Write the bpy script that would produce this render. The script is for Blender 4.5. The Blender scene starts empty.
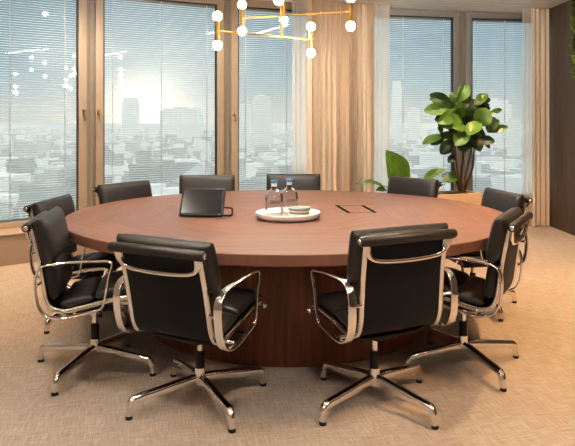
import bpy, bmesh, math, random
from math import sin, cos, pi, radians, sqrt, atan2
from mathutils import Vector, Matrix

scene = bpy.context.scene
COL = scene.collection
random.seed(7)

# ------------------------------------------------------------------ materials
def srgb(r, g, b):
    def f(c):
        c /= 255.0
        return c / 12.92 if c <= 0.04045 else ((c + 0.055) / 1.055) ** 2.4
    return (f(r), f(g), f(b), 1.0)

class NT:
    """small node-tree helper"""
    def __init__(self, tree):
        self.t = tree
        self.n = tree.nodes
        self.l = tree.links
    def add(self, typ, **kw):
        nd = self.n.new(typ)
        for k, v in kw.items():
            setattr(nd, k, v)
        return nd
    def link(self, a, b):
        self.l.new(a, b)
    def math(self, op, a, b=None, c=None):
        nd = self.n.new('ShaderNodeMath')
        nd.operation = op
        for i, x in enumerate((a, b, c)):
            if x is None:
                continue
            if isinstance(x, (int, float)):
                nd.inputs[i].default_value = x
            else:
                self.l.new(x, nd.inputs[i])
        return nd.outputs[0]
    def ramp(self, fac, stops):
        nd = self.n.new('ShaderNodeValToRGB')
        el = nd.color_ramp.elements
        while len(el) < len(stops):
            el.new(0.5)
        for e, (p, c) in zip(el, stops):
            e.position = p
            e.color = c
        self.l.new(fac, nd.inputs[0])
        return nd.outputs[0]
    def mix(self, fac, a, b):
        nd = self.n.new('ShaderNodeMix')
        nd.data_type = 'RGBA'
        for sock, x in ((nd.inputs[0], fac), (nd.inputs[6], a), (nd.inputs[7], b)):
            if isinstance(x, (int, float, tuple)):
                sock.default_value = x
            else:
                self.l.new(x, sock)
        return nd.outputs[2]
    def noise(self, vec, scale, detail=4, rough=0.55):
        nd = self.n.new('ShaderNodeTexNoise')
        nd.inputs['Scale'].default_value = scale
        nd.inputs['Detail'].default_value = detail
        nd.inputs['Roughness'].default_value = rough
        if vec is not None:
            self.l.new(vec, nd.inputs['Vector'])
        return nd.outputs['Fac']
    def comb(self, x, y, z):
        nd = self.n.new('ShaderNodeCombineXYZ')
        for i, v in enumerate((x, y, z)):
            if isinstance(v, (int, float)):
                nd.inputs[i].default_value = v
            else:
                self.l.new(v, nd.inputs[i])
        return nd.outputs[0]
    def sep(self, v):
        nd = self.n.new('ShaderNodeSeparateXYZ')
        self.l.new(v, nd.inputs[0])
        return nd.outputs
    def obj(self):
        return self.n.new('ShaderNodeTexCoord').outputs['Object']
    def pos(self):
        return self.n.new('ShaderNodeNewGeometry').outputs['Position']
    def bump(self, h, strength=0.2, dist=0.01):
        nd = self.n.new('ShaderNodeBump')
        nd.inputs['Strength'].default_value = strength
        nd.inputs['Distance'].default_value = dist
        self.l.new(h, nd.inputs['Height'])
        return nd.outputs[0]

def new_mat(name):
    m = bpy.data.materials.new(name)
    m.use_nodes = True
    nt = NT(m.node_tree)
    b = m.node_tree.nodes['Principled BSDF']
    return m, nt, b

def simple(name, col, rough=0.5, metal=0.0, spec=0.5, noise=0.0, nscale=30, bump=0.0, emis=None, estr=0):
    m, nt, b = new_mat(name)
    b.inputs['Base Color'].default_value = col
    b.inputs['Roughness'].default_value = rough
    b.inputs['Metallic'].default_value = metal
    b.inputs['Specular IOR Level'].default_value = spec
    f = nt.noise(nt.obj(), nscale)
    if noise:
        dark = tuple(c * (1 - noise) for c in col[:3]) + (1,)
        lite = tuple(min(1, c * (1 + noise)) for c in col[:3]) + (1,)
        nt.link(nt.ramp(f, [(0.3, dark), (0.7, lite)]), b.inputs['Base Color'])
    if bump:
        nt.link(nt.bump(f, bump, 0.004), b.inputs['Normal'])
    if emis:
        b.inputs['Emission Color'].default_value = emis
        b.inputs['Emission Strength'].default_value = estr
    return m

M = {}
def mat_slat():
    m, nt, b = new_mat('blind_slat')
    c = nt.ramp(nt.noise(nt.obj(), 7), [(0.3, srgb(236, 237, 236)), (0.7, srgb(246, 246, 244))])
    nt.link(c, b.inputs['Base Color'])
    b.inputs['Roughness'].default_value = 0.5
    t = nt.add('ShaderNodeBsdfTranslucent')
    nt.link(c, t.inputs[0])
    mx = nt.add('ShaderNodeMixShader')
    mx.inputs[0].default_value = 0.4
    nt.link(b.outputs[0], mx.inputs[1])
    nt.link(t.outputs[0], mx.inputs[2])
    nt.link(mx.outputs[0], m.node_tree.nodes['Material Output'].inputs[0])
    return m
M['leather'] = simple('black_leather', srgb(43, 40, 38), 0.42, spec=0.5, noise=0.25, nscale=60, bump=0.12)
M['sling'] = simple('black_sling', srgb(21, 25, 31), 0.5, spec=0.28, noise=0.15, nscale=90, bump=0.05)
M['chrome'] = simple('polished_aluminium', (0.86, 0.84, 0.82, 1), 0.07, metal=1.0, noise=0.03, nscale=5)
M['cap'] = simple('cap_metal', (0.85, 0.85, 0.85, 1), 0.18, metal=1.0)
M['black'] = simple('black_plastic', srgb(22, 22, 23), 0.45, noise=0.1)
M['brass'] = simple('brass', srgb(214, 170, 92), 0.36, metal=1.0, noise=0.05)
M['bulb'] = simple('opal_bulb', srgb(255, 246, 230), 0.4, emis=srgb(255, 226, 178), estr=16)
M['white'] = simple('white_ceramic', srgb(246, 245, 243), 0.35, noise=0.04)
M['blue_cap'] = simple('blue_cap', srgb(70, 140, 200), 0.4, noise=0.05)
M['print'] = simple('dark_print', srgb(60, 62, 70), 0.6)
M['handle'] = simple('handle_metal', srgb(190, 160, 120), 0.3, metal=0.9, noise=0.05)
M['slot'] = simple('slot_black', srgb(12, 12, 12), 0.9, spec=0.1)
M['tag'] = simple('tag_silver', srgb(190, 190, 190), 0.4)
M['led'] = simple('warm_diffuser', srgb(255, 244, 225), 0.5, emis=srgb(255, 226, 185), estr=9)
M['led_rim'] = simple('light_rim', srgb(215, 210, 205), 0.4)
M['trunk'] = simple('bark', srgb(72, 52, 40), 0.8, noise=0.35, nscale=25, bump=0.4)
M['soil'] = simple('soil', srgb(70, 52, 40), 0.9, noise=0.4, nscale=40, bump=0.6)
M['planter'] = simple('planter_wood', srgb(196, 166, 132), 0.55, noise=0.08, nscale=12)
M['coaster_grey'] = simple('coaster_grey', srgb(140, 152, 146), 0.7, noise=0.08)
M['coaster_wood'] = simple('coaster_wood', srgb(150, 118, 92), 0.6, noise=0.1)
M['liner'] = simple('tray_liner', srgb(214, 190, 164), 0.5, noise=0.06)
M['frame'] = simple('window_frame_paint', srgb(158, 141, 122), 0.45, noise=0.03, nscale=8)
M['frame_grey'] = simple('window_frame_grey', srgb(128, 126, 124), 0.45, noise=0.03, nscale=8)  # same frame paint, greyed in the colour where warm light does not reach
M['mullion'] = simple('mullion_paint', srgb(128, 118, 106), 0.5, noise=0.03, nscale=8)
M['gasket'] = simple('gasket', srgb(48, 48, 50), 0.6)
M['casing'] = simple('sill_casing', srgb(150, 130, 112), 0.5, noise=0.03, nscale=6)
M['wall'] = simple('wall_paint', srgb(196, 184, 170), 0.8, noise=0.03, nscale=6)
M['slat'] = mat_slat()
M['cord'] = simple('blind_cord', srgb(228, 228, 226), 0.7)
M['rail'] = simple('blind_rail', srgb(150, 148, 142), 0.5)

def mat_glass():
    m = bpy.data.materials.new('window_glass')
    m.use_nodes = True
    nt = NT(m.node_tree)
    m.node_tree.nodes.remove(m.node_tree.nodes['Principled BSDF'])
    out = m.node_tree.nodes['Material Output']
    tr = nt.add('ShaderNodeBsdfTransparent')
    tr.inputs[0].default_value = (0.97, 0.985, 0.98, 1)
    gl = nt.add('ShaderNodeBsdfGlossy')
    gl.inputs['Roughness'].default_value = 0.0
    fr = nt.add('ShaderNodeFresnel')
    fr.inputs[0].default_value = 1.55
    mx = nt.add('ShaderNodeMixShader')
    nt.link(nt.math('MULTIPLY', fr.outputs[0], 1.3), mx.inputs[0])
    nt.link(tr.outputs[0], mx.inputs[1])
    nt.link(gl.outputs[0], mx.inputs[2])
    nt.link(mx.outputs[0], out.inputs[0])
    return m
M['glass'] = mat_glass()

def mat_bottle():
    m = bpy.data.materials.new('bottle_glass')
    m.use_nodes = True
    nt = NT(m.node_tree)
    m.node_tree.nodes.remove(m.node_tree.nodes['Principled BSDF'])
    out = m.node_tree.nodes['Material Output']
    tr = nt.add('ShaderNodeBsdfTransparent')
    tr.inputs[0].default_value = (0.90, 0.92, 0.93, 1)
    gl = nt.add('ShaderNodeBsdfGlossy')
    gl.inputs['Roughness'].default_value = 0.02
    lw = nt.add('ShaderNodeLayerWeight')
    lw.inputs[0].default_value = 0.22
    mx = nt.add('ShaderNodeMixShader')
    f = nt.math('MULTIPLY', lw.outputs['Fresnel'], 1.0)
    nt.link(f, mx.inputs[0])
    nt.link(tr.outputs[0], mx.inputs[1])
    nt.link(gl.outputs[0], mx.inputs[2])
    nt.link(mx.outputs[0], out.inputs[0])
    return m
M['bottle'] = mat_bottle()

def mat_curtain(name, col, opacity, transl=0.5):
    m = bpy.data.materials.new(name)
    m.use_nodes = True
    nt = NT(m.node_tree)
    m.node_tree.nodes.remove(m.node_tree.nodes['Principled BSDF'])
    out = m.node_tree.nodes['Material Output']
    d = nt.add('ShaderNodeBsdfDiffuse')
    t = nt.add('ShaderNodeBsdfTranslucent')
    p = nt.sep(nt.pos())
    w = nt.noise(nt.comb(nt.math('MULTIPLY', p[0], 30), nt.math('MULTIPLY', p[1], 30), nt.math('MULTIPLY', p[2], 3)), 6, 3)
    c = nt.ramp(w, [(0.2, tuple(x * 0.96 for x in col[:3]) + (1,)), (0.8, col)])
    nt.link(c, d.inputs[0])
    nt.link(c, t.inputs[0])
    mx = nt.add('ShaderNodeMixShader')
    mx.inputs[0].default_value = transl
    nt.link(d.outputs[0], mx.inputs[1])
    nt.link(t.outputs[0], mx.inputs[2])
    tr = nt.add('ShaderNodeBsdfTransparent')
    m2 = nt.add('ShaderNodeMixShader')
    m2.inputs[0].default_value = opacity
    nt.link(tr.outputs[0], m2.inputs[1])
    nt.link(mx.outputs[0], m2.inputs[2])
    nt.link(m2.outputs[0], out.inputs[0])
    return m
M['curtain'] = mat_curtain('curtain_linen', srgb(226, 206, 182), 0.97, 0.30)
M['sheer'] = mat_curtain('curtain_sheer', srgb(246, 234, 216), 0.46, 0.6)

def mat_table_top():
    m, nt, b = new_mat('walnut_top')
    o = nt.sep(nt.obj())
    ang = nt.math('ARCTAN2', o[1], o[0])
    step = pi / 4
    k = nt.math('MULTIPLY', nt.math('ROUND', nt.math('DIVIDE', ang, step)), step)
    ck = nt.math('COSINE', k)
    sk = nt.math('SINE', k)
    u = nt.math('ADD', nt.math('MULTIPLY', o[0], ck), nt.math('MULTIPLY', o[1], sk))
    v = nt.math('SUBTRACT', nt.math('MULTIPLY', o[1], ck), nt.math('MULTIPLY', o[0], sk))
    g = nt.noise(nt.comb(nt.math('MULTIPLY', u, 26), nt.math('MULTIPLY', v, 1.3), k), 1.6, 6, 0.6)
    g2 = nt.noise(nt.comb(nt.math('MULTIPLY', u, 5), nt.math('MULTIPLY', v, 0.5), k), 1.0, 3)
    f = nt.math('ADD', nt.math('MULTIPLY', g, 0.65), nt.math('MULTIPLY', g2, 0.35))
    c = nt.ramp(f, [(0.3, srgb(102, 71, 57)), (0.5, srgb(124, 89, 73)), (0.72, srgb(147, 108, 90))])
    # thin veneer joints between the sectors
    dk = nt.math('ABSOLUTE', nt.math('SUBTRACT', ang, k))
    edge = nt.math('MULTIPLY', nt.math('SUBTRACT', step / 2, dk), nt.math('ABSOLUTE', u))
    line = nt.math('LESS_THAN', edge, 0.0016)
    c = nt.mix(nt.math('MULTIPLY', line, 0.35), c, srgb(90, 55, 40))
    nt.link(c, b.inputs['Base Color'])
    b.inputs['Roughness'].default_value = 0.42
    b.inputs['Specular IOR Level'].default_value = 0.4
    nt.link(nt.bump(g, 0.04, 0.002), b.inputs['Normal'])
    return m
M['table_top'] = mat_table_top()

def mat_wood_vert(name, c0, c1, c2, rough=0.45, sc=22):
    m, nt, b = new_mat(name)
    o = nt.sep(nt.obj())
    g = nt.noise(nt.comb(nt.math('MULTIPLY', o[0], sc), nt.math('MULTIPLY', o[1], sc), nt.math('MULTIPLY', o[2], 1.0)), 1.5, 6, 0.6)
    nt.link(nt.ramp(g, [(0.28, c0), (0.5, c1), (0.75, c2)]), b.inputs['Base Color'])
    b.inputs['Roughness'].default_value = rough
    return m
M['table_base'] = mat_wood_vert('walnut_base', srgb(96, 58, 42), srgb(122, 76, 57), srgb(142, 92, 70))
M['table_edge'] = M['table_top']
M['wall_wood'] = mat_wood_vert('dark_wood_panel', srgb(62, 50, 43), srgb(80, 66, 57), srgb(94, 79, 68), 0.5, 14)

def mat_floor():
    m, nt, b = new_mat('carpet')
    p = nt.sep(nt.pos())
    # turn 14 degrees to follow the weave
    a = radians(12)
    x = nt.math('ADD', nt.math('MULTIPLY', p[0], cos(a)), nt.math('MULTIPLY', p[1], sin(a)))
    y = nt.math('SUBTRACT', nt.math('MULTIPLY', p[1], cos(a)), nt.math('MULTIPLY', p[0], sin(a)))
    n1 = nt.noise(nt.comb(nt.math('MULTIPLY', x, 150), nt.math('MULTIPLY', y, 9), 0), 1.0, 3)
    n2 = nt.noise(nt.comb(nt.math('MULTIPLY', x, 9), nt.math('MULTIPLY', y, 150), 4), 1.0, 3)
    n3 = nt.noise(nt.comb(x, y, 0), 130, 2)
    n4 = nt.noise(nt.comb(x, y, 2), 1.2, 2)
    f = nt.math('ADD', nt.math('ADD', nt.math('MULTIPLY', n1, 0.38), nt.math('MULTIPLY', n2, 0.38)),
                nt.math('ADD', nt.math('MULTIPLY', n3, 0.18), nt.math('MULTIPLY', n4, 0.06)))
    c = nt.ramp(f, [(0.38, srgb(140, 129, 119)), (0.5, srgb(159, 147, 136)), (0.62, srgb(180, 167, 155))])
    nt.link(c, b.inputs['Base Color'])
    b.inputs['Roughness'].default_value = 0.95
    b.inputs['Specular IOR Level'].default_value = 0.1
    nt.link(nt.bump(f, 0.5, 0.006), b.inputs['Normal'])
    return m
M['floor'] = mat_floor()

def mat_ceiling():
    m, nt, b = new_mat('ceiling_planks')
    p = nt.sep(nt.pos())
    a = radians(20)
    y = nt.math('SUBTRACT', nt.math('MULTIPLY', p[1], cos(a)), nt.math('MULTIPLY', p[0], sin(a)))
    x = nt.math('ADD', nt.math('MULTIPLY', p[0], cos(a)), nt.math('MULTIPLY', p[1], sin(a)))
    g = nt.noise(nt.comb(nt.math('MULTIPLY', x, 1.2), nt.math('MULTIPLY', y, 24), 0), 1.0, 4)
    c = nt.ramp(g, [(0.3, srgb(226, 222, 216)), (0.7, srgb(244, 241, 237))])
    fr = nt.math('FRACT', nt.math('DIVIDE', y, 0.15))
    c = nt.mix(nt.math('MULTIPLY', nt.math('LESS_THAN', fr, 0.06), 0.5), c, srgb(120, 112, 104))
    nt.link(c, b.inputs['Base Color'])
    b.inputs['Roughness'].default_value = 0.6
    return m
M['ceiling'] = mat_ceiling()

def mat_leaf(name, c0, c1, transl=0.25, tint=False):
    m, nt, b = new_mat(name)
    f = nt.noise(nt.obj(), 9, 3)
    if tint:
        at = nt.add('ShaderNodeAttribute')
        at.attribute_name = 'tint'
        f = nt.math('ADD', nt.math('MULTIPLY', f, 0.4), nt.math('MULTIPLY', nt.sep(at.outputs['Color'])[0], 0.6))
    c = nt.ramp(f, [(0.25, c0), (0.8, c1)])
    nt.link(c, b.inputs['Base Color'])
    b.inputs['Roughness'].default_value = 0.4
    t = nt.add('ShaderNodeBsdfTranslucent')
    nt.link(c, t.inputs[0])
    mx = nt.add('ShaderNodeMixShader')
    mx.inputs[0].default_value = transl
    out = m.node_tree.nodes['Material Output']
    nt.link(b.outputs[0], mx.inputs[1])
    nt.link(t.outputs[0], mx.inputs[2])
    nt.link(mx.outputs[0], out.inputs[0])
    return m
M['leaf'] = mat_leaf('fig_leaf', srgb(28, 48, 24), srgb(86, 116, 46), 0.2, True)
M['leaf2'] = mat_leaf('broad_leaf', srgb(60, 92, 28), srgb(110, 142, 50), 0.35)
M['moss'] = mat_leaf('moss_leaf', srgb(84, 104, 36), srgb(140, 156, 66), 0.2)

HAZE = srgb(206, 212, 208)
def mat_city(name, cols, scale, strength=1.0, windows=False, base=0.72):
    m = bpy.data.materials.new(name)
    m.use_nodes = True
    nt = NT(m.node_tree)
    b = m.node_tree.nodes['Principled BSDF']
    b.inputs['Roughness'].default_value = 0.9
    b.inputs['Specular IOR Level'].default_value = 0.1
    pos = nt.pos()
    v = nt.add('ShaderNodeTexVoronoi')
    v.inputs['Scale'].default_value = scale
    nt.link(pos, v.inputs['Vector'])
    s = nt.sep(v.outputs['Color'])
    c = nt.ramp(s[0], cols)
    if windows:
        p = nt.sep(pos)
        fz = nt.math('FRACT', nt.math('DIVIDE', p[2], 7.0))
        fx = nt.math('FRACT', nt.math('DIVIDE', nt.math('ADD', p[0], p[1]), 11.0))
        w = nt.math('MULTIPLY', nt.math('GREATER_THAN', fz, 0.35), nt.math('GREATER_THAN', fx, 0.4))
        c = nt.mix(nt.math('MULTIPLY', w, 0.55), c, srgb(110, 118, 122))
    nt.link(c, b.inputs['Base Color'])
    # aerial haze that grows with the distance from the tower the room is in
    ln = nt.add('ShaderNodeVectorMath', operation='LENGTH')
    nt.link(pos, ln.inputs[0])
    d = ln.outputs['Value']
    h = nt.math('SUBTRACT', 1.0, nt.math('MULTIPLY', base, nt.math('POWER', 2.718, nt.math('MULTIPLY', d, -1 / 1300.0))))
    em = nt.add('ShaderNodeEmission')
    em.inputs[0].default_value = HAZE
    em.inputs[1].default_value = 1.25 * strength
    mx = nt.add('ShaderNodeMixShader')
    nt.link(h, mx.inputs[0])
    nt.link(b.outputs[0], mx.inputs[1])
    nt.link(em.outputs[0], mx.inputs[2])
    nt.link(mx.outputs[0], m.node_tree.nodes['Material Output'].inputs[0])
    return m
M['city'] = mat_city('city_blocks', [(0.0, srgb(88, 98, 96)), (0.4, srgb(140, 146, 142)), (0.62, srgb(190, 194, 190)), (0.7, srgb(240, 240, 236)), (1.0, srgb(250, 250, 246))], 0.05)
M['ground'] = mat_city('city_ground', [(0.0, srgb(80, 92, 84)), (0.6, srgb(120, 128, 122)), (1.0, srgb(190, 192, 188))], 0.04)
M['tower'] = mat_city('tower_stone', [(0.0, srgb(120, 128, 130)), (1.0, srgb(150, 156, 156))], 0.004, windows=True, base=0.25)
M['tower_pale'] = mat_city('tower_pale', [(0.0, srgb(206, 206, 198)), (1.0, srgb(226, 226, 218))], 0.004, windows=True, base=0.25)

# ------------------------------------------------------------------ mesh helpers
def finish(name, bm, mat, parent=None, smooth=True, loc=None, rot=None):
    bmesh.ops.recalc_face_normals(bm, faces=bm.faces[:])
    me = bpy.data.meshes.new(name)
    bm.to_mesh(me)
    bm.free()
    me.materials.append(mat)
    if smooth:
        for p in me.polygons:
            p.use_smooth = True
        try:
            me.set_sharp_from_angle(angle=radians(38))
        except Exception:
            pass
    o = bpy.data.objects.new(name, me)
    COL.objects.link(o)
    if parent is not None:
        o.parent = parent
    if loc is not None:
        o.location = loc
    if rot is not None:
        o.rotation_euler = rot
    return o

def thing(name, label, cat, loc=(0, 0, 0), rz=0.0, group=None):
    o = bpy.data.objects.new(name, None)
    o.empty_display_size = 0.1
    COL.objects.link(o)
    o.location = loc
    o.rotation_euler = (0, 0, rz)
    return tag(o, label, cat, group)

def tag(o, label, cat, group=None, kind=None):
    o['label'] = label
    o['category'] = cat
    if group:
        o['group'] = group
    if kind:
        o['kind'] = kind
    return o

def struct_empty(name, label, cat):
    o = bpy.data.objects.new(name, None)
    COL.objects.link(o)
    tag(o, label, cat, kind='structure')
    return o

def add_box(bm, x0, x1, y0, y1, z0, z1, mtx=None, bevel=0.0):
    vs = [bm.verts.new(Vector(c)) for c in
          ((x0, y0, z0), (x1, y0, z0), (x1, y1, z0), (x0, y1, z0), (x0, y0, z1), (x1, y0, z1), (x1, y1, z1), (x0, y1, z1))]
    fs = [bm.faces.new([vs[i] for i in f]) for f in
          ((0, 3, 2, 1), (4, 5, 6, 7), (0, 1, 5, 4), (1, 2, 6, 5), (2, 3, 7, 6), (3, 0, 4, 7))]
    geom = vs
    if bevel:
        es = list({e for f in fs for e in f.edges})
        r = bmesh.ops.bevel(bm, geom=es, offset=bevel, segments=3, profile=0.5, affect='EDGES')
        geom = list({v for v in r['verts']} | {v for v in vs if v.is_valid})
    if mtx is not None:
        bmesh.ops.transform(bm, matrix=mtx, verts=[v for v in geom if v.is_valid])
    return geom

def box_mesh(x0, x1, y0, y1, z0, z1, bevel=0.0, mtx=None):
    bm = bmesh.new()
    add_box(bm, x0, x1, y0, y1, z0, z1, mtx, bevel)
    return bm

def lathe(bm, prof, seg=32, mtx=None):
    """prof: list of (r, z); r == 0 closes"""
    rings = []
    for r, z in prof:
        if r < 1e-6:
            rings.append([bm.verts.new((0, 0, z))])
        else:
            rings.append([bm.verts.new((r * cos(2 * pi * i / seg), r * sin(2 * pi * i / seg), z)) for i in range(seg)])
    for a, b in zip(rings, rings[1:]):
        for i in range(seg):
            j = (i + 1) % seg
            if len(a) == 1 and len(b) == 1:
                continue
            if len(a) == 1:
                bm.faces.new((a[0], b[i], b[j]))
            elif len(b) == 1:
                bm.faces.new((a[i], a[j], b[0]))
            else:
                bm.faces.new((a[i], a[j], b[j], b[i]))
    if mtx is not None:
        bmesh.ops.transform(bm, matrix=mtx, verts=[v for r in rings for v in r])

def lathe_mesh(prof, seg=32, mtx=None):
    bm = bmesh.new()
    lathe(bm, prof, seg, mtx)
    return bm

def catmull(pts, n=8, closed=False):
    P = [Vector(p) for p in pts]
    out = []
    N = len(P)
    rng = range(N) if closed else range(N - 1)
    for i in rng:
        if closed:
            a, b, c, d = P[(i - 1) % N], P[i], P[(i + 1) % N], P[(i + 2) % N]
        else:
            a = P[i - 1] if i > 0 else P[0] * 2 - P[1]
            b, c = P[i], P[i + 1]
            d = P[i + 2] if i + 2 < N else P[N - 1] * 2 - P[N - 2]
        for k in range(n):
            t = k / n
            out.append(0.5 * ((2 * b) + (c - a) * t + (2 * a - 5 * b + 4 * c - d) * t * t + (3 * b - a - 3 * c + d) * t ** 3))
    if not closed:
        out.append(P[-1].copy())
    return out

def sweep(bm, pts, sec, side=None, scale=None, closed=False, cap=True):
    """sweep a closed 2-D section (a along side, b along normal) along pts.  side: fixed side vector or None (parallel transport)."""
    n = len(pts)
    rings = []
    prev = None
    for i in range(n):
        if closed:
            t = pts[(i + 1) % n] - pts[(i - 1) % n]
        else:
            t = pts[min(i + 1, n - 1)] - pts[max(i - 1, 0)]
        t.normalize()
        if side is not None:
            s = Vector(side)
        else:
            if prev is None:
                s = t.cross(Vector((0, 0, 1)))
                if s.length < 0.05:
                    s = t.cross(Vector((0, 1, 0)))
            else:
                s = prev - t * prev.dot(t)
            s.normalize()
            prev = s
        nn = s.cross(t)
        nn.normalize()
        sa, sb = (1, 1)
        if scale is not None:
            q = scale(i / (n - 1 if not closed else n))
            sa, sb = q if isinstance(q, tuple) else (q, q)
        rings.append([bm.verts.new(pts[i] + s * (a * sa) + nn * (b * sb)) for a, b in sec])
    m = len(sec)
    pairs = list(zip(rings, rings[1:]))
    if closed:
        pairs.append((rings[-1], rings[0]))
    for a, b in pairs:
        for j in range(m):
            k = (j + 1) % m
            bm.faces.new((a[j], a[k], b[k], b[j]))
    if cap and not closed:
        bm.faces.new(rings[0][::-1])
        bm.faces.new(rings[-1])

def circ(r, n=12):
    return [(r * cos(2 * pi * i / n), r * sin(2 * pi * i / n)) for i in range(n)]

def rrect(w, h, r, k=3):
    out = []
    for cx, cy, a0 in ((w / 2 - r, h / 2 - r, 0), (-w / 2 + r, h / 2 - r, 90), (-w / 2 + r, -h / 2 + r, 180), (w / 2 - r, -h / 2 + r, 270)):
        for i in range(k + 1):
            a = radians(a0 + 90 * i / k)
            out.append((cx + r * cos(a), cy + r * sin(a)))
    return out

def tube_mesh(pts, r, n=12, scale=None):
    bm = bmesh.new()
    sweep(bm, [Vector(p) for p in pts], circ(r, n), scale=scale)
    return bm

def kids(o):
    return [c for c in bpy.data.objects if c.parent == o]

def copy_tree(o, parent=None):
    c = o.copy()
    COL.objects.link(c)
    if parent is not None:
        c.parent = parent
    for ch in kids_cache.get(o.name, []):
        copy_tree(ch, c)
    return c
kids_cache = {}
def cache_kids(root):
    kids_cache[root.name] = kids(root)
    for k in kids_cache[root.name]:
        cache_kids(k)

# ------------------------------------------------------------------ camera
H_CAM = 1.40
cam = bpy.data.cameras.new('camera')
cam.sensor_fit = 'HORIZONTAL'
cam.sensor_width = 36.0
cam.lens = 36.0 * 630.0 / 575.0
cam.shift_y = -(223.0 - 121.0) / 575.0
cam.clip_start = 0.05
cam.clip_end = 20000
camo = bpy.data.objects.new('camera', cam)
camo.location = (0, 0, H_CAM)
camo.rotation_euler = (radians(90), 0, 0)
COL.objects.link(camo)
scene.camera = camo

# ------------------------------------------------------------------ plan of the facade (glass line)
def dirv(deg):
    return Vector((cos(radians(deg)), sin(radians(deg))))
G = [None] * 6
ANG = [34.8, 28.0, 20, 13, 9]
G[1] = Vector((-2.185, 6.97))
G[0] = G[1] - dirv(34.8) * 1.66
G[2] = G[1] + dirv(28.0) * 1.625
G[3] = G[2] + dirv(20) * 1.576
G[4] = G[3] + dirv(13) * 1.697
G[5] = G[4] + dirv(9) * 1.25
CEIL = 2.90
GB, GT = 0.36, 2.81

def seg_matrix(a, ang):
    """local x along the facade, local y outwards"""
    return Matrix.Translation((a.x, a.y, 0)) @ Matrix.Rotation(radians(ang), 4, 'Z')

# floor / ceiling
def poly_slab(name, pts, z0, z1, mat):
    bm = bmesh.new()
    lo = [bm.verts.new((x, y, z0)) for x, y in pts]
    hi = [bm.verts.new((x, y, z1)) for x, y in pts]
    bm.faces.new(lo[::-1])
    bm.faces.new(hi)
    n = len(pts)
    for i in range(n):
        j = (i + 1) % n
        bm.faces.new((lo[i], lo[j], hi[j], hi[i]))
    return finish(name, bm, mat, smooth=False)

XL, YB = -5.2, -3.2
GL = G[0] - dirv(38) * 2.2       # the facade runs on to the left, outside the frame
outline = [(XL, YB), (3.5, YB), (3.5, G[5].y + 0.1), (G[4].x, G[4].y + 0.1), (G[3].x, G[3].y + 0.1), (G[2].x, G[2].y + 0.1),
           (G[1].x, G[1].y + 0.1), (G[0].x, G[0].y + 0.1), (XL, GL.y + 0.1)]
o = poly_slab('floor', outline, -0.1, 0.0, M['floor'])
tag(o, 'beige woven carpet floor of the meeting room', 'floor', kind='structure')
o = poly_slab('ceiling', outline, CEIL, CEIL + 0.1, M['ceiling'])
tag(o, 'pale planked ceiling', 'ceiling', kind='structure')
o = finish('wall_right', box_mesh(3.5, 3.62, YB, 8.95, 0, CEIL), M['wall_wood'], smooth=False)
tag(o, 'dark brown wood panelled wall at the right', 'wall', kind='structure')
o = finish('wall_back', box_mesh(XL, 3.5, YB - 0.12, YB, 0, CEIL), M['wall'], smooth=False)
tag(o, 'plain wall behind the camera', 'wall', kind='structure')
o = finish('wall_left', box_mesh(XL - 0.12, XL, YB, GL.y + 0.1, 0, CEIL), M['wall'], smooth=False)
tag(o, 'plain wall far left outside the frame', 'wall', kind='structure')

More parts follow.
